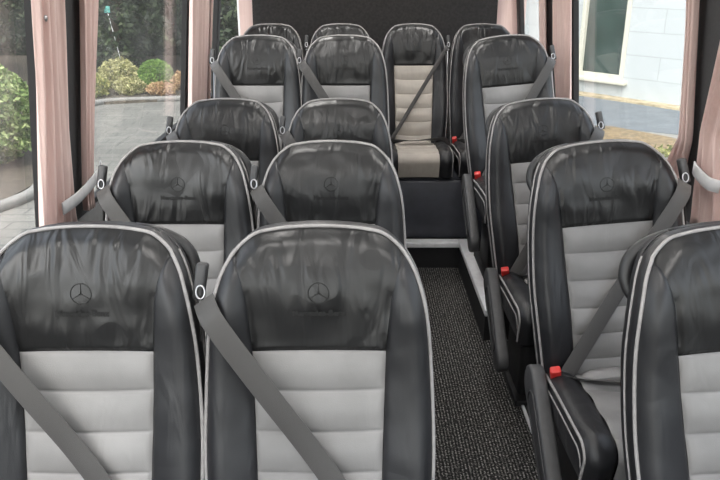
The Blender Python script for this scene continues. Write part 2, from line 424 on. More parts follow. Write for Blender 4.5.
# belt: ribbon ------------------------------------------------------
def ribbon(pts, wdir, w=.047, th=.0016, sub=8):
    P = catmull(pts, sub); W = catmull(wdir, sub); mb = MB(); rows = []
    for i in range(len(P)):
        t = P[min(i+1, len(P)-1)]-P[max(i-1, 0)]; t /= np.linalg.norm(t)+1e-9
        ww = W[i]-t*np.dot(W[i], t); ww /= np.linalg.norm(ww)+1e-9; nn_ = np.cross(t, ww)
        a = w/2
        rows.append([tuple(P[i]+ww*sx*a+nn_*sn*th/2) for sx, sn in ((-1, -.6), (-.97, -1), (0, -1.0), (.97, -1), (1, -.6), (1, .6), (.97, 1), (0, 1.0), (-.97, 1), (-1, .6))])
    mb.grid(rows, closev=True); return mb
def make_belt(sd, bw=.047):                    # sd = side the belt comes from (-1 = picture left)
    g = (sd*.232, L-.140)
    e = (-sd*.165, .045)
    pts = []; wd = []
    def w(x, s, n): return np.array(toworld(x, s, n))
    path = [(0.0, .022), (.04, .052), (.09, .062), (.2, .060), (.35, .052), (.55, .038), (.8, .044), (1, .050)]
    dirv = np.array([e[0]-g[0], e[1]-g[1]]); perp = np.array([-dirv[1], dirv[0]])/np.linalg.norm(dirv)
    W3 = np.array(toworld(perp[0], perp[1], 0))-np.array(toworld(0, 0, 0))
    if W3[2] < 0: W3 = -W3
    for f, n in path:
        x = g[0]+dirv[0]*f; s = g[1]+dirv[1]*f
        pts.append(w(x, s, n)); wd.append(W3)
    a = ribbon(pts, wd, bw)
    # lap strap along the crease
    P2 = [np.array((-sd*.190, -.205, .478)), np.array((-sd*.10, -.240, .492)), np.array((0, -.248, .494)), np.array((sd*.12, -.240, .500)), np.array((sd*.222, -.205, .478)), np.array((sd*.235, -.16, .40))]
    b_ = ribbon(P2, [np.array((0, -.25, 1.)), np.array((0, -.8, .5)), np.array((0, -1., .3)), np.array((0, -.8, .5)), np.array((0, -.3, 1.)), np.array((0, -1, .2))], .044)
    a.add(b_.v, b_.f)
    # strap dropping from the guide to the reel
    P3 = [w(sd*.240, L-.125, -.020), w(sd*.247, L-.20, -.026), w(sd*.249, L-.40, -.03), w(sd*.246, L-.62, -.035), w(sd*.240, .02, -.05)]
    c = ribbon(P3, [np.array((0., 1, .1))]*5, .026); a.add(c.v, c.f)
    return a
def make_guide(sd):
    a = MB(); c0 = np.array(toworld(sd*.243, L-.100, -.012))
    Mx = Matrix.Translation(Vector(c0)) @ Matrix.Rotation(-LEAN, 4, 'X') @ Matrix.Rotation(sd*math.radians(-9), 4, 'Y')
    a.prism(rrect(0, 0, .0115, .016, .007), -.045, .030, .005, Mx)
    b_ = MB()
    r = [Vector(c0)+Vector((sd*-.002+.009*math.cos(t), -.026+.004*math.sin(t), -.022+.013*math.sin(t))) for t in np.linspace(0, 2*PI, 20, endpoint=False)]
    b_.tube(r, .0022, 8, closed=True); b_.ball(tuple(Vector(c0)+Vector((0, -.020, -.052))), .006, .006, .006, 10, 6)
    c = MB(); c.tube([toworld(sd*.243, L-.16, -.045), toworld(sd*.246, L-.40, -.045), toworld(sd*.243, .06, -.05)], .004, 8)
    return a, b_, c
def make_buckle(sd):
    x = -sd*.217
    Mx = Matrix.Translation(Vector((x+sd*.012, -.205, .484))) @ Matrix.Rotation(math.radians(28), 4, 'X') @ Matrix.Rotation(sd*math.radians(-12), 4, 'Y')
    a = MB(); a.prism(rrect(0, 0, .016, .012, .005), -.028, .026, .004, Mx)
    b_ = MB(); b_.prism(rrect(0, 0, .017, .012, .004), -.075, -.012, .004, Mx)
    return a, b_
def make_armrest(sd):                 # on the aisle side, hanging forward
    x0 = sd*.252; a = MB(); n = 30
    def prof_at(k, shrink=0.0):
        pass
    # side profile in the y,z plane, long rounded paddle
    A = Vector((-.165, .425)); B = Vector((-.455, .225)); d = (B-A).normalized(); nv = Vector((-d.y, d.x))
    if nv.y < 0: nv = -nv
    poly = []
    ln = (B-A).length
    for k in range(13): an = PI/2+PI*k/12; poly.append(A+d*(math.cos(an)*.060)+nv*(math.sin(an)*.060))
    for k in range(13): an = -PI/2+PI*k/12; poly.append(A+d*(ln+math.cos(an)*.048)+nv*(math.sin(an)*.048))
    poly = [(p.x, p.y) for p in poly]
    # prism works in xy -> map (x=y, y=z, z=x)
    Mx = Matrix(((0, 0, 1, x0), (1, 0, 0, 0), (0, 1, 0, 0), (0, 0, 0, 1)))
    ar = sum(poly[i][0]*poly[(i+1) % len(poly)][1]-poly[(i+1) % len(poly)][0]*poly[i][1] for i in range(len(poly)))
    if ar < 0: poly.reverse()
    a.prism(poly, -.023, .023, .008, Mx)
    cx = sum(p[0] for p in poly)/len(poly); cy = sum(p[1] for p in poly)/len(poly)
    b_ = MB()
    c_ = MB(); c_.tube([(x0+sd*.0235, cx+(p[0]-cx)*.62, cy+(p[1]-cy)*.62) for p in poly], .0035, 6, closed=True)
    e = MB(); e.tube([(x0-sd*.022, -.165, .425), (x0-sd*.040, -.165, .425)], .022, 16)
    return a, c_, e
def make_handle(sd):
    pts = []
    for t in np.linspace(0, 1, 22):
        d = .005+.140*t; xo = interp(d, TOPD, TOPX); bulge = .026*math.sin(PI*t)**.7
        pts.append(toworld(sd*(xo-.02+bulge), L-d+.012*math.sin(PI*t)*(1-t), -.090-.020*math.sin(PI*t)))
    a = MB(); a.tube(pts, [.011+.005*math.sin(PI*t) for t in np.linspace(0, 1, 22)], 10)
    return a
def make_emblem():
    cs = L-.128; a = MB()
    def on(x, s, k=.0004):
        return toworld(x, s, float(front(np.array([x]), np.array([s]))[0])+.004*(1-abs(x/.14)**4)+k)
    a.tube([on(.021*math.cos(t), cs+.021*math.sin(t)) for t in np.linspace(0, 2*PI, 36, endpoint=False)], .0010, 6, closed=True)
    for k in range(3):
        an = PI/2+k*2*PI/3
        a.tube([on(.020*f*math.cos(an), cs+.020*f*math.sin(an)) for f in (0, .3, .6, 1)], [.0018, .0013, .0009, .0004], 6)
    cu = bpy.data.curves.new('txt', 'FONT'); cu.body = 'Mercedes-Benz'; cu.size = .0175; cu.align_x = 'CENTER'; cu.offset = .0007; cu.resolution_u = 3
    to = bpy.data.objects.new('txt', cu); COL.objects.link(to)
    dg = bpy.context.evaluated_depsgraph_get(); me = bpy.data.meshes.new_from_object(to.evaluated_get(dg))
    vs = [on(v.co.x*1.0, cs-.046+v.co.y, .0030) for v in me.vertices]; a.add(vs, [tuple(p.vertices) for p in me.polygons])
    bpy.data.objects.remove(to); bpy.data.meshes.remove(me); return a
emb = make_emblem()

ME = {}
def pm(key, mb, matk):
    if key not in ME:
        me = mb.mesh(key); me.materials.append(M[matk]); me.polygons.foreach_set('use_smooth', [True]*len(me.polygons)); ME[key] = me
    return ME[key]
def part(name, key, mb, matk, parent, label=None):
    o = bpy.data.objects.new(name, pm(key, mb, matk)); COL.objects.link(o); o.parent = parent
    if label: o['label'] = label
    return o
BELT = {s: make_belt(s) for s in (-1, 1)}; BELTN = {s: make_belt(s, .026) for s in (-1, 1)}; GUIDE = {s: make_guide(s) for s in (-1, 1)}; BUCK = {s: make_buckle(s) for s in (-1, 1)}
ARM = {s: make_armrest(s) for s in (-1, 1)}; HAND = {s: make_handle(s) for s in (-1, 1)}

def make_seat(belt, arm=0, handle=0, warm=False, ped=True, lean=0):
    g = 'beige' if warm else 'grey'; gl = 'warm grey leather' if warm else 'pale grey leather'
    r = empty('bus_seat')
    b = part('backrest', 'side', parts['side'], 'leather_side', r)
    part('headrest_panel', 'head', parts['head'], 'leather', b)
    part('backrest_insert', 'insert'+g, parts['insert'], g, b, gl+' insert with cross seams')
    for sd in (-1, 1): part('backrest_bolster', 'bolster%d' % sd, parts['bolster%d' % sd], 'leather_side', b)
    part('piping', 'piping', parts['piping'], 'piping', b, 'light grey piping'); [part('welt', 'zip%d' % sd, parts['zip%d' % sd], 'piping', b) for sd in (-1, 1)]
    part('back_shell', 'shell', parts['shell'], 'plastic', b); part('embossed_emblem', 'emblem', emb, 'emboss', b)
    c = part('seat', 'cside', parts['cside'], 'leather_side', r)
    part('seat_insert', 'cins'+g, parts['cinsert'], g, c, gl+' insert'); part('seat_tuck', 'tuck'+g, parts['tuck'], g, c)
    for sd in (-1, 1): part('seat_bolster', 'cb%d' % sd, parts['cbolster%d' % sd], 'leather_side', c)
    for sd in (-1, 1): part('piping', 'cpip%d' % sd, parts['cpiping%d' % sd], 'piping', c); part('welt', 'czip%d' % sd, parts['czip%d' % sd], 'piping', c)
    bt = part('seat_belt', ('beltn%d' if warm else 'belt%d') % belt, (BELTN if warm else BELT)[belt], 'belt', r)
    k = part('belt_buckle', 'buck%d' % belt, BUCK[belt][1], 'plastic', r); part('buckle_button', 'red%d' % belt, BUCK[belt][0], 'red', k, 'red buckle button')
    k = part('belt_guide', 'gd%d' % belt, GUIDE[belt][0], 'plastic_grey', r); part('guide_ring', 'gr%d' % belt, GUIDE[belt][1], 'chrome', k, 'chrome ring'); part('guide_rod', 'gt%d' % belt, GUIDE[belt][2], 'chrome', k)
    if arm:
        k = part('armrest', 'arm%d' % arm, ARM[arm][0], 'plastic_grey', r); part('armrest_inlay', 'armi%d' % arm, ARM[arm][1], 'plastic', k); part('armrest_pivot', 'armp%d' % arm, ARM[arm][2], 'plastic', k)
    if handle: part('grab_handle', 'hand%d' % handle, HAND[handle], 'plastic', r)
    if ped:
        part('seat_pan', 'pan', parts['pan'], 'steel', r); k = part('pedestal', 'ped', parts['ped'], 'steel', r); part('foot_plate', 'foot', parts['foot'], 'steel', k)
    if lean:
        Rm = Matrix.Translation(Vector((0, 0, .44))) @ Matrix.Rotation(math.radians(-lean), 4, 'Y') @ Matrix.Translation(Vector((0, 0, -.44)))
        for ch in r.children:
            if ch.name.split('.')[0] in ('backrest', 'seat_belt', 'belt_guide', 'grab_handle'): ch.matrix_local = Rm
    return r
def copy_tree(o, parent=None):
    c = o.copy(); COL.objects.link(c)
    if parent is not None: c.parent = parent
    for ch in list(o.children): copy_tree(ch, c)
    return c

ROWY = [1.36, 2.155, 2.95, 3.745, 4.56]
ZR = .170; DROP = .018
used = {}
def put(kind, x, row, label, zoff=0, sx=None, rz=0):
    if sx is None: sx = [.992, .975, .95, .935, .86][row] if kind != 'single' else [1, 1, .985, .955][row]
    if kind not in used: used[kind] = o = make_seat(**KINDS[kind])
    else: o = copy_tree(used[kind])
    o.location = (x, ROWY[row], zoff); o.location.z -= 0 if zoff else DROP; o.scale = (sx, 1, 1); o.rotation_euler = (0, 0, math.radians(rz))
    tag(o, label, 'seat', GR[kind]); return o
KINDS = {'window': dict(belt=-1, handle=1), 'aisle': dict(belt=-1), 'single': dict(belt=1, arm=-1, handle=-1, lean=5), 'rearL': dict(belt=-1, warm=True, ped=False), 'rearR': dict(belt=1, warm=True, ped=False)}
GR = {'window': 'left bank window seats', 'aisle': 'left bank aisle seats', 'single': 'single seats on the right side', 'rearL': 'rear bench seats', 'rearR': 'rear bench seats'}
put('window', -.552, 0, 'front row window seat cut off by the left edge, black leather with grey insert')
put('window', -.540, 1, 'second row window seat beside left curtain and grey tie strap')
put('window', -.530, 2, 'third row left window seat, only its black headrest showing, beside window')
put('window', -.492, 3, 'raised fourth row left window seat with grey insert and belt, beside left curtain', ZR)
put('aisle', -.076, 0, 'large front row aisle seat with emblem headrest and diagonal belt, nearest the camera')
put('aisle', -.076, 1, 'second row left aisle seat, directly behind the nearest large seat')
put('aisle', -.070, 2, 'third row left aisle seat, only black headrest and top corner showing')
put('aisle', -.057, 3, 'raised fourth row left aisle seat in front of the rear bench', ZR)
put('single', .842, 0, 'right single seat cut off by the right edge, nearest on that side')
put('single', .814, 1, 'right single seat with belt crossing to red buckle and grey cushion fully visible')
put('single', .810, 2, 'third right single seat, beside dark armrest and end of the aluminium step')
put('single', .806, 3, 'raised fourth right single seat, in front of the right end of the rear bench', ZR)
put('rearL', -.515, 4, 'rear bench seat at the left end, only its dark rounded top showing', ZR, .865)
put('rearL', -.090, 4, 'rear bench seat second from left, mostly hidden behind fourth row seat', ZR, .865)
put('rearR', .352, 4, 'rear bench seat facing the aisle, warm grey cushion and backrest fully visible', ZR, .865)
put('rearR', .775, 4, 'rear bench seat at the right end, behind the raised right single seat', ZR, .865)

# ------------------------------------------------------------------ vehicle shell
def wx(side, z):                       # inner face of the side walls; leans in above the sill
    w = 1.0; base = -.985 if side < 0 else 1.165
    k = max(0, z-.87)*.105
    return base+k if side < 0 else base-k
SILL, HEAD, TOPZ = .80, 1.86, 1.98
YF, YR = -1.30, 5.25
mb = MB(); mb.box(-.985, .66, YF, 3.94, -.06, 0); fl = struct(mb.build('floor', M['carpet'], smooth=False))
mb = MB(); mb.box(.66, 1.165, YF, 3.03, -.06, .004); struct(mb.build('trim_1', M['rubber'], smooth=False))
mb = MB(); mb.box(.652, .664, YF, 3.02, 0, .010, .002); struct(mb.build('trim_2', M['alu']))
# raised rear platform with aluminium nosing
mb = MB(); mb.box(-.98, 1.16, 3.94, YR, 0, .150); mb.box(.605, 1.16, 3.04, 3.94, 0, .150); mb.box(-.98, .10, 3.34, 3.94, 0, .150)
pf = struct(mb.build('trim_3', M['rubber'], smooth=False)); 
mb = MB(); mb.box(.10, .592, 3.915, 3.985, .128, .158, .003); struct(mb.build('trim_4', M['alu']))
mb = MB(); mb.box(.592, .655, 3.03, 3.985, .126, .1575, .003); struct(mb.build('trim_5', M['alu']))
mb = MB(); mb.box(.594, .605, 3.035, 3.93, 0.0, .126); mb.box(.11, .594, 3.925, 3.94, 0, .128); struct(mb.build('trim_6', M['rubber'], smooth=False))
# plinth under the rear bench
mb = MB(); mb.box(-.72, .985, 4.005, 4.98, .150, .50, .012); mb.box(-.70, .97, 4.03, 4.95, .50, .508)
pl = mb.build('bench_plinth', M['plinth']); tag(pl, 'dark blue grey box plinth carrying the rear bench cushions', 'plinth')
# side walls: lower lining, header, pillars
def wallpiece(mb, side, y0, y1, z0, z1, t=.05, off=0.0):
    s = side; nz = max(1, int((z1-z0)/.25)); rows = []
    zz = sorted(set([z0+(z1-z0)*k/nz for k in range(nz+1)]+([.87] if z0 < .87 < z1 else [])))
    ring = []
    for z in zz:
        x = wx(s, z)-s*off; xo = x+s*t
        rows.append([(x, y0, z), (x, y1, z), (xo, y1, z), (xo, y0, z)])
    b0 = len(mb.v); mb.grid(rows, closev=True, flip=(s > 0)); n = len(rows)
    mb.f.append((b0, b0+1, b0+2, b0+3)); e = b0+(n-1)*4; mb.f.append((e, e+3, e+2, e+1))
for s, nm in ((-1, 'left'), (1, 'right')):
    mb = MB(); wallpiece(mb, s, YF, YR, 0, SILL); wallpiece(mb, s, YF, YR, HEAD, TOPZ+.02)
    struct(mb.build('wall_'+nm, M['wall'], smooth=False))
PILL = {-1: [(-1.30, -.95), (2.20, 2.56), (4.22, 4.72), (5.18, 5.25)], 1: [(-1.30, -.95), (2.20, 2.48), (3.89, 4.45), (5.18, 5.25)]}
tn = 7; wn = 1
for s in (-1, 1):
    for (a, b_) in PILL[s]:
        mb = MB(); wallpiece(mb, s, a, b_, SILL, HEAD, .034, .006); struct(mb.build('trim_%d' % tn, M['pillar'], smooth=False)); tn += 1
    for k in range(3):
        a = PILL[s][k][1]; b_ = PILL[s][k+1][0]
        mb = MB(); zz = [SILL, HEAD]
        xi = [wx(s, z)+s*.030 for z in zz]; xo = [x+s*.005 for x in xi]
        vs = [(xi[0], a, SILL), (xi[0], b_, SILL), (xi[1], b_, HEAD), (xi[1], a, HEAD), (xo[0], a, SILL), (xo[0], b_, SILL), (xo[1], b_, HEAD), (xo[1], a, HEAD)]
        mb.add(vs, [(0, 1, 2, 3), (7, 6, 5, 4), (0, 4, 5, 1), (1, 5, 6, 2), (2, 6, 7, 3), (3, 7, 4, 0)])
        g = struct(mb.build('window_%d' % wn, M['glass'], smooth=False)); wn += 1
        f = MB(); w = .020
        wallpiece(f, s, a, a+w, SILL, HEAD, .028, .002); wallpiece(f, s, b_-w, b_, SILL, HEAD, .028, .002)
        wallpiece(f, s, a+w, b_-w, SILL, SILL+w, .028, .002); wallpiece(f, s, a+w, b_-w, HEAD-w, HEAD, .028, .002)
        f.build('window_frame', M['rubber'], g, smooth=False)
# rear wall: pale corner strips at the sides, big dark panel between
mb = MB(); mb.box(-.80, 1.17, YR, YR+.05, SILL, 1.86); mb.box(-.99, 1.17, YR, YR+.05, 0, SILL); mb.box(-.99, 1.17, YR, YR+.05, 1.86, TOPZ+.02)
g = MB(); g.box(-.99, -.80, YR+.02, YR+.025, SILL, 1.86); g = struct(g.build('window_8', M['glass'], smooth=False)); g2 = MB(); g2.box(-.812, -.800, YR-.004, YR+.03, SILL, 1.86); g2.build('window_frame', M['alu'], g, smooth=False)
struct(mb.build('wall_rear', M['curtain'], smooth=False))
mb = MB(); mb.prism([(-.715, .45), (.975, .45), (.965, 1.93), (-.700, 1.93)], 0, .035, .008, Matrix(((1, 0, 0, 0), (0, 0, -1, YR-.002), (0, 1, 0, 0), (0, 0, 0, 1))))
rp = mb.build('rear_panel', M['rear']); tag(rp, 'large black carpeted panel closing the back of the cabin', 'panel')
# front with windscreen, dashboard level wall (behind the camera)
mb = MB(); mb.box(-.99, 1.17, YF-.05, YF, 0, .85); mb.box(-.99, 1.17, YF-.05, YF, 1.90, TOPZ+.02); struct(mb.build('wall_front', M['wall'], smooth=False))
mb = MB(); mb.box(-.99, 1.17, YF-.03, YF-.025, .85, 1.90); struct(mb.build('window_%d' % wn, M['glass'], smooth=False))
mb = MB(); mb.box(-.91, 1.09, YF-.05, YR+.05, TOPZ, TOPZ+.05); struct(mb.build('ceiling', M['ceil'], smooth=False))
# ceiling fill lamps, out of view, added to brighten the cabin
m, nt, b = newmat('fill lamp diffuser'); b.inputs['Emission Color'].default_value = (1, .97, .93, 1); b.inputs['Emission Strength'].default_value = 13.0; M['lamp'] = m
FILL_LAMPS = [(x, y) for y in (-.2, 1.1, 2.3, 3.5, 4.6) for x in (-.30, .48)]
lf = None
for i, (x, y) in enumerate(FILL_LAMPS):
    if lf is None:
        fr = MB(); fr.box(-.10, .10, -.24, .24, -.014, .0, .004); df = MB(); df.box(-.082, .082, -.222, .222, -.020, -.012, .004)
        r0 = empty('fill_lamp'); fr.build('fill_lamp_frame', M['alu'], r0); df.build('fill_lamp_diffuser', M['lamp'], r0); lf = r0; o = r0
    else: o = copy_tree(lf)
    o.location = (x, y, TOPZ-.0005); tag(o, 'slim white ceiling fill lamp, out of view, added to brighten the cabin', 'lamp', 'added ceiling fill lamps')

# ------------------------------------------------------------------ curtains
def curtain(side, keys, label, pleats=4, depth=.016, off=.038, snap=None, seed=0, z0=.83, z1=1.88):
    # keys: list of (z, ya, yb)
    ks = sorted(keys); zs = [k[0] for k in ks]; nc, nr_ = 14*pleats, 40; rows = []
    for i in range(nr_+1):
        z = z0+(z1-z0)*i/nr_; ya = interp(z, zs, [k[1] for k in ks]); yb = interp(z, zs, [k[2] for k in ks]); row = []
        for j in range(nc+1):
            t = j/nc; ph = seed+.5*math.sin(z*3+seed)
            x = wx(side, z)-side*(off+depth*math.sin(t*pleats*2*PI+ph)+.3*depth*math.sin(t*pleats*4.6*PI+2*z+seed))
            row.append((x, ya+(yb-ya)*t+.006*math.cos(t*pleats*2*PI+ph), z))
        rows.append(row)
    a = MB(); a.grid(rows)
    o = a.build('curtain', M['curtain']); md = o.modifiers.new('thick', 'SOLIDIFY'); md.thickness = .0015
    tag(o, label, 'curtain', 'pleated window curtains')
    if snap:
        y, z = snap; bx = wx(side, z)-side*(off+depth+.008); q = MB()
        q.ball((bx, y, z), .0045, .009, .009, 12, 8); q.build('snap_button', M['chrome'], o)
    return o
curtain(-1, [(.9, 2.06, 2.33), (1.3, 2.08, 2.31), (1.9, 2.07, 2.31)], 'pink pleated curtain at the left edge, between first window and dark pillar', 4, snap=(2.11, 1.50), seed=.4)
curtain(-1, [(.9, 2.45, 2.50), (1.15, 2.45, 2.53), (1.5, 2.46, 2.59), (1.9, 2.46, 2.63)], 'narrow pink curtain on the far side of the left dark pillar', 3, depth=.012, seed=1.3)
curtain(-1, [(.9, 4.15, 4.60), (1.9, 4.12, 4.60)], 'pink curtain at the far end of the long left window', 4, snap=(4.22, 1.57), seed=2.1)
curtain(1, [(.9, 2.42, 2.60), (1.10, 2.37, 2.44), (1.5, 2.36, 2.44), (1.9, 2.36, 2.48)], 'pink curtain gathered by tie strap at near end of the right window', 3, depth=.013, seed=.2)
curtain(1, [(.9, 1.90, 2.30), (1.15, 2.02, 2.27), (1.45, 1.92, 2.16), (1.9, 1.78, 2.10)], 'pink striped curtain cut by the right edge of the photo', 5, depth=.018, seed=1.1)
curtain(1, [(.9, 3.82, 4.10), (1.9, 3.80, 4.09)], 'pink curtain at far end of the large right window with snap button', 3, snap=(3.90, 1.57), seed=2.9)
curtain(1, [(.9, 4.30, 4.44), (1.9, 4.28, 4.42)], 'narrow pink curtain behind the slim right pillar, beside rear corner window', 2, depth=.010, seed=.9)
curtain(-1, [(.9, 4.70, 4.76), (1.9, 4.68, 4.74)], 'thin pink curtain edge beside the left rear corner window', 2, depth=.008, seed=.9)
# tie straps
def tie(side, y0, z0_, y1, z1_, label):
    P = [np.array((wx(side, z0_)-side*.070, y0, z0_)), np.array((wx(side, z0_)-side*.078, y0+(y1-y0)*.3, z0_+(z1_-z0_)*.15)), np.array((wx(side, z1_)-side*.070, y0+(y1-y0)*.75, z0_+(z1_-z0_)*.8)), np.array((wx(side, z1_)-side*.045, y1, z1_))]
    o = ribbon(P, [np.array((0, 0, 1.))]*4, .040, .004).build('curtain_tieback', M['tie']); tag(o, label, 'curtain tieback')
    return o
tie(-1, 2.16, .930, 2.60, .955, 'pale grey strap tying back the curtain at the left dark pillar')
tie(1, 2.26, 1.035, 2.13, 1.005, 'pale grey strap tying back the curtain on the right pillar')

# ------------------------------------------------------------------ outside
GZ = -.70
def slab(name, pts, z0, z1, mat, kind=True):
    a = MB(); ar = sum(pts[i][0]*pts[(i+1) % len(pts)][1]-pts[(i+1) % len(pts)][0]*pts[i][1] for i in range(len(pts)))
    if ar < 0: pts = pts[::-1]
    a.prism(pts, z0, z1); o = a.build(name, mat, smooth=False); o['kind'] = 'structure' if kind is True else kind; return o
# block paving
def paving(name, c1, c2, cm, bw, bh):
    m, nt, b = newmat(name); mp = coords(nt)
    br = N(nt, 'ShaderNodeTexBrick', Scale=1.0); br.inputs['Color1'].default_value = (*c1, 1); br.inputs['Color2'].default_value = (*c2, 1); br.inputs['Mortar'].default_value = (*cm, 1)
    br.inputs['Mortar Size'].default_value = .012; br.inputs['Brick Width'].default_value = bw; br.inputs['Row Height'].default_value = bh
    nt.links.new(mp.outputs[0], br.inputs['Vector']); t = N(nt, 'ShaderNodeTexNoise', Scale=1.3, Detail=6.0); nt.links.new(mp.outputs[0], t.inputs['Vector'])
    mx = N(nt, 'ShaderNodeMixRGB', blend_type='MULTIPLY'); mx.inputs[0].default_value = .7; r = ramp(nt, t.outputs[0], [(.3, (.6, .6, .6)), (.7, (1, 1, 1))])
    nt.links.new(br.outputs[0], mx.inputs[1]); nt.links.new(r.outputs[0], mx.inputs[2]); nt.links.new(mx.outputs[0], b.inputs['Base Color']); b.inputs['Roughness'].default_value = .85
    return m
M['pave'] = paving('grey block paving', (.135, .132, .12), (.175, .168, .152), (.085, .085, .078), .45, .22)
M['concrete'] = simple('pale concrete apron', (.185, .18, .165), .9, noise=.18, nscale=2)
M['asphalt'] = simple('blue grey asphalt', (.105, .118, .13), .9, noise=.15, nscale=3)
M['sand'] = simple('sandy verge', (.30, .25, .16), .95, noise=.35, nscale=8)
M['drygrass'] = simple('dry brown grass', (.16, .115, .06), .95, noise=.45, nscale=14)
M['kerb'] = simple('concrete kerb', (.17, .165, .155), .85, noise=.12, nscale=10)
M['soil'] = simple('garden soil', (.05, .04, .028), .95, noise=.4, nscale=12)
o = slab('floor_outside', [(-40, -12), (2.6, -12), (2.6, 40), (-40, 40)], GZ-.2, GZ, M['pave']); o.name = 'ground_paving'
o = slab('ground_concrete', [(2.6, -12), (40, -12), (40, 40), (2.6, 40)], GZ-.2, GZ, M['concrete'])
slab('ground_asphalt', [(2.6, 11.6), (4.2, 11.2), (5.6, 10.35), (9.5, 7.5), (16, 4), (16, 9), (4.0, 22), (2.6, 22)], GZ, GZ+.012, M['asphalt'])
slab('ground_verge', [(3.6, 9.75), (4.3, 9.55), (4.75, 9.9), (4.6, 10.5), (4.0, 11.3), (3.3, 11.4), (3.2, 10.5)], GZ+.010, GZ+.035, M['drygrass'])
# garden bed on the left
slab('ground_bed', [(-3.2, 13.95), (-4.75, 13.45), (-4.9, 11.8), (-3.9, 10), (-3.62, 8.3), (-3.75, 7), (-6, 4), (-14, 3), (-30, 8), (-30, 40), (2, 40), (2, 15.0)], GZ, GZ+.05, M['soil'])
def kerb(pts, w=.12, h=.09):
    a = MB(); P = catmull([(x, y, 0) for x, y in pts], 6)
    rows = []
    for i in range(len(P)):
        t = P[min(i+1, len(P)-1)]-P[max(i-1, 0)]; t /= np.linalg.norm(t); n = np.array((-t[1], t[0], 0))
        rows.append([tuple(P[i]+n*k*w/2+np.array((0, 0, z))) for k, z in ((-1, GZ), (-1, GZ+h-.02), (-.85, GZ+h), (.85, GZ+h), (1, GZ+h-.02), (1, GZ))])
    a.grid(rows, closev=True); o = a.build('garden_kerb', M['kerb']); tag(o, 'pale concrete kerb around the garden bed outside the left windows', 'kerb')
kerb([(2, 15.0), (-3.2, 13.95), (-4.75, 13.45), (-4.9, 11.8), (-3.9, 10), (-3.62, 8.3), (-3.75, 7), (-6, 4), (-14, 3)])

def foliage(name, c1, c2, c3, tr=.3):
    m, nt, b = newmat(name); g = N(nt, 'ShaderNodeNewGeometry'); r = ramp(nt, g.outputs['Random Per Island'], [(.0, c1), (.6, c2), (1, c3)])
    nt.links.new(r.outputs[0], b.inputs['Base Color']); b.inputs['Roughness'].default_value = .6
    tl = N(nt, 'ShaderNodeBsdfTranslucent'); nt.links.new(r.outputs[0], tl.inputs[0]); ms = N(nt, 'ShaderNodeMixShader', Fac=tr)
    nt.links.new(b.outputs[0], ms.inputs[1]); nt.links.new(tl.outputs[0], ms.inputs[2]); nt.links.new(ms.outputs[0], nt.nodes['Material Output'].inputs[0]); return m
M['fo_dark'] = foliage('dark evergreen leaves', (.012, .022, .010), (.030, .050, .020), (.075, .10, .045))
M['fo_mid'] = foliage('fresh green leaves', (.05, .09, .02), (.15, .22, .06), (.38, .44, .20))
M['fo_box'] = foliage('clipped box leaves', (.06, .12, .02), (.13, .24, .04), (.25, .38, .08))
M['fo_gold'] = foliage('golden shrub leaves', (.14, .15, .05), (.32, .31, .13), (.52, .48, .25))
M['fo_rust'] = foliage('rusty shrub leaves', (.22, .12, .06), (.42, .27, .14), (.55, .42, .22))
M['fo_olive'] = foliage('olive hedge leaves', (.10, .12, .03), (.24, .25, .07), (.48, .44, .17))
M['bark'] = simple('brown bark', (.08, .06, .045), .9, noise=.3, nscale=20)
def leafmesh(name, cx, cy, cz, rx, ry, rz, n, size, lump=.2, boxy=False):
    th = rng.uniform(0, 2*PI, n); cz_ = rng.uniform(-.95, 1, n); rr = rng.uniform(.72, 1.02, n)**.6
    q = np.sqrt(1-cz_**2); D = np.stack([q*np.cos(th), q*np.sin(th), cz_], 1)
    if boxy: D = D/np.max(np.abs(D), axis=1)[:, None]*.97
    lu = 1+lump*(np.sin(D[:, 0]*5+cx)*np.sin(D[:, 1]*6+cy)+.6*np.sin(D[:, 2]*8+D[:, 0]*7+cx*2)+.4*np.sin(D[:, 0]*17+D[:, 2]*13))
    C = D*(rr*lu)[:, None]*np.array([rx, ry, rz])+np.array([cx, cy, cz])
    A = rng.normal(size=(n, 3)); A /= np.linalg.norm(A, axis=1)[:, None]; B = np.cross(A, rng.normal(size=(n, 3))); B /= np.linalg.norm(B, axis=1)[:, None]
    s = (size*rng.uniform(.6, 1.4, n))[:, None]
    V = np.stack([C-A*s, C-B*s*.45, C+A*s, C+B*s*.45], 1).reshape(-1, 3)
    me = bpy.data.meshes.new(name); F = np.arange(4*n).reshape(-1, 4)
    me.from_pydata(V.tolist(), [], F.tolist()); return me
def shrub(name, cat, label, cx, cy, r, h, mat, n=2500, size=.035, lump=.15, group=None, boxy=False, ry=None):
    root = empty(name, (cx, cy, GZ)); tag(root, label, cat, group)
    me = leafmesh('foliage', 0, 0, h/2+.02, r, ry or r, h/2, n, size, lump, boxy); link('foliage', me, M[mat], root, False)
    st = MB()
    for k in range(5): a = k*1.26; st.tube([(0, 0, 0), (.25*r*math.cos(a), .25*r*math.sin(a), h*.3), (.6*r*math.cos(a), .6*r*math.sin(a), h*.72)], [.02, .013, .006], 6)
    st.build('stem', M['bark'], root); return root
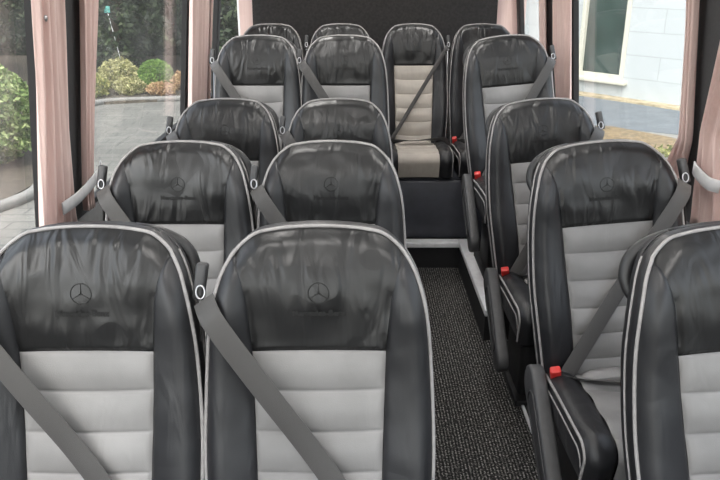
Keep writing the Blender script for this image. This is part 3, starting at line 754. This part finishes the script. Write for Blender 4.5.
def tree(label, cx, cy, r, h, n=9000, size=.10, zc=.505, mat='fo_dark', name='evergreen_tree', seed=1):
    root = empty(name, (cx, cy, GZ)); tag(root, label, 'tree', 'trees behind the garden bed')
    me = leafmesh('foliage', 0, 0, h*zc, r, r*.8, h*(1-zc), n, size, .22); link('foliage', me, M[mat], root, False)
    st = MB(); st.tube([(0, 0, 0), (.05, .02, h*.3), (-.03, 0, h*.6), (0, 0, h*.85)], [.14, .12, .08, .03], 10)
    for k in range(7): a = k*2.4; z = h*(.3+.07*k); st.tube([(0, 0, z), (r*.4*math.cos(a), r*.35*math.sin(a), z+.4), (r*.75*math.cos(a), r*.6*math.sin(a), z+.7)], [.06, .04, .015], 6)
    st.build('trunk', M['bark'], root); return root
shrub('box_ball', 'shrub', 'clipped round green box ball in the garden bed outside the left window', -4.05, 15.05, .36, .62, 'fo_box', 5500, .022, .03)
shrub('golden_shrub', 'shrub', 'pale golden green shrub left of the clipped box ball', -4.85, 15.2, .40, .60, 'fo_gold', 2600, .035)
shrub('low_shrub', 'shrub', 'low yellowish shrub at the kerb in front of the golden shrub', -4.42, 14.45, .30, .34, 'fo_gold', 2200, .03)
shrub('rusty_shrub', 'shrub', 'rusty brown low shrub right of the clipped box ball', -3.38, 14.95, .34, .42, 'fo_rust', 2200, .03)
shrub('rusty_shrub', 'shrub', 'rusty low shrub in front of the clipped box ball at the kerb', -3.80, 14.40, .28, .26, 'fo_rust', 1800, .026)
shrub('olive_shrub', 'shrub', 'olive shrub at the near left end of the garden bed, beside left curtain', -5.05, 14.15, .32, .42, 'fo_olive', 2200, .035)
shrub('leafy_bush', 'bush', 'large bright green leafy bush outside the first left window', -4.72, 9.0, .78, 1.25, 'fo_mid', 15000, .040, .12)
tree('dark evergreen tree seen at the far left through the first window', -9.3, 15.2, 1.75, 6.5, 14000)
tree('dark evergreen tree behind the leafy bush, left of the window curtain', -6.6, 18.6, 1.55, 6.0, 12000)
tree('dark evergreen tree behind the golden shrub', -5.3, 16.6, 1.15, 5.0, 11000, size=.08)
tree('dark evergreen tree above the clipped box ball', -3.3, 17.9, 1.25, 5.4, 12000, size=.085)
tree('dark evergreen tree nearest the rear of the bus on the left', -.9, 18.4, 1.25, 6.0, 11000)
tree('dark evergreen tree standing far left of the garden bed', -13.2, 14.6, 2.0, 6.5, 11000, size=.12)
hd = leafmesh('foliage', 0, 0, 2.3, 9.5, .9, 2.3, 40000, .10, .06, True)
hr = empty('dark_hedge', (-8, 21.8, GZ)); tag(hr, 'tall dark hedge closing the view behind the garden trees', 'hedge'); link('foliage', hd, M['fo_dark'], hr, False)
hk = MB(); hk.box(-9, 9, -.4, .4, .0, 4.2, .1); hk.build('stem', M['fo_dark'], hr)
# plant stake with teal tag
r = empty('garden_stake', (-4.93, 15.85, GZ)); tag(r, 'slim grey garden stake with small teal tag, rising before the dark trees', 'stake')
a = MB(); a.tube([(0, 0, 0), (-.06, 0, .6), (-.22, 0, 1.56)], .009, 8); a.build('pole', M['tie'], r)
M['teal'] = simple('teal plastic tag', (.10, .42, .38), .5, noise=.1)
a = MB(); a.prism(rrect(-.22, 1.56, .060, .065, .01), -.008, .008, .003, Matrix(((1, 0, 0, 0), (0, 0, -1, 0), (0, 1, 0, 0), (0, 0, 0, 1)))); a.build('tag', M['teal'], r)

# building on the right
A = Vector((2.9, 16.75)); Bp = Vector((9.6, 8.2)); d = (Bp-A).normalized(); nrm = Vector((-d.y, d.x));
if nrm.y > 0: nrm = -nrm              # faces the bus
m, nt, b = newmat('pale panel wall'); mp = coords(nt)
br = N(nt, 'ShaderNodeTexBrick', Scale=1.0, offset=.5); br.inputs['Color1'].default_value = (.34, .365, .37, 1); br.inputs['Color2'].default_value = (.365, .39, .395, 1); br.inputs['Mortar'].default_value = (.27, .29, .295, 1)
br.inputs['Mortar Size'].default_value = .008; br.inputs['Brick Width'].default_value = 1.4; br.inputs['Row Height'].default_value = .42
sp = N(nt, 'ShaderNodeSeparateXYZ'); cb = N(nt, 'ShaderNodeCombineXYZ'); nt.links.new(mp.outputs[0], sp.inputs[0]); nt.links.new(sp.outputs[0], cb.inputs[0]); nt.links.new(sp.outputs[2], cb.inputs[1]); nt.links.new(cb.outputs[0], br.inputs['Vector'])
nt.links.new(br.outputs[0], b.inputs['Base Color']); b.inputs['Roughness'].default_value = .85; M['panel'] = m
ang = math.atan2(d.y, d.x); root = empty('building', (A.x, A.y, GZ)); root.rotation_euler = (0, 0, ang)
tag(root, 'pale panel clad building with a tall dark window outside the right windows', 'building')
LW = (Bp-A).length
# local frame: x along the wall, -y faces the bus
W0, W1, WB = 2.46, 3.50, .36
a = MB(); a.box(0, W0, 0, 4, 0, 5); a.box(W1, LW, 0, 4, 0, 5); a.box(W0, W1, 0, 4, 0, WB); a.box(W0, W1, 0, 4, 3.2, 5); a.box(W0, W1, .3, 4, WB, 3.2)
a.build('wall', M['panel'], root, smooth=False)
M['cream'] = simple('cream window frame', (.45, .44, .37), .6, noise=.06)
a = MB(); t = .085
a.box(W0, W0+t, -.02, .12, WB, 3.2); a.box(W1-t, W1, -.02, .12, WB, 3.2); a.box(W0+t, W1-t, -.02, .12, WB, WB+t); a.box(W0+t, W1-t, -.02, .12, 3.2-t, 3.2)
wf = a.build('window_frame', M['cream'], root, smooth=False)
a = MB(); a.box(W0-.08, W1+.10, -.12, .02, WB-.08, WB, .01); a.build('sill', M['cream'], root)
a = MB(); a.box(W0+t, W1-t, .06, .075, WB+t, 3.2-t); a.build('pane', M['bglass'], wf, smooth=False)
slab('ground_wall_strip', [tuple(A+nrm*.0), tuple(Bp+nrm*.0), tuple(Bp+nrm*.28), tuple(A+nrm*.28)], GZ+.008, GZ+.05, M['sand'])
shrub('clipped_hedge', 'hedge', 'small olive yellow hedge outside the right window beside the curtain', 3.02, 5.95, .42, .88, 'fo_olive', 7000, .024, .05, None, True, .36)
M['stone'] = simple('weathered stone', (.16, .165, .14), .9, noise=.4, nscale=15, bump=.6, bscale=30, bdist=.02)
r = empty('stone_post', (3.40, 7.15, GZ)); tag(r, 'weathered stacked stone post behind the olive hedge', 'post')
a = MB()
for k in range(5): a.box(-.13-.01*(k % 2), .13+.008*(k % 3), -.13, .13, .20*k, .20*k+.19, .015)
a.build('stone_block', M['stone'], r); a = MB(); a.box(-.16, .16, -.16, .16, 1.0, 1.07, .015); a.build('cap', M['stone'], r)

# ------------------------------------------------------------------ light, camera
w = bpy.data.worlds.new('World'); SC.world = w; w.use_nodes = True; nt = w.node_tree; bg = nt.nodes['Background']
sk = nt.nodes.new('ShaderNodeTexSky'); sk.sky_type = 'NISHITA'; sk.sun_disc = False; sk.sun_elevation = math.radians(50); sk.sun_rotation = math.radians(200); sk.air_density = 1.2; sk.dust_density = 3.0
hs = nt.nodes.new('ShaderNodeHueSaturation'); hs.inputs['Saturation'].default_value = .35; nt.links.new(sk.outputs[0], hs.inputs['Color']); nt.links.new(hs.outputs[0], bg.inputs[0]); bg.inputs[1].default_value = .40
sl = bpy.data.lights.new('sun', 'SUN'); sl.energy = 1.55; sl.angle = math.radians(3); sl.color = (1, .95, .86)
so = bpy.data.objects.new('sun', sl); COL.objects.link(so); dirv = Vector((-.14, .55, -.82)); so.rotation_euler = dirv.to_track_quat('-Z', 'Y').to_euler()
cd = bpy.data.cameras.new('camera'); cd.sensor_width = 36; cd.lens = 36.5; cd.clip_start = .02; cd.clip_end = 300
co = bpy.data.objects.new('camera', cd); COL.objects.link(co); co.location = (0, 0, 1.625); co.rotation_euler = (math.radians(90-20.3), 0, math.radians(-.32)); SC.camera = co
vs = SC.view_settings; vs.view_transform = 'Standard'; vs.look = 'None'; vs.gamma = 1; vs.use_curve_mapping = False; vs.exposure = 1.0
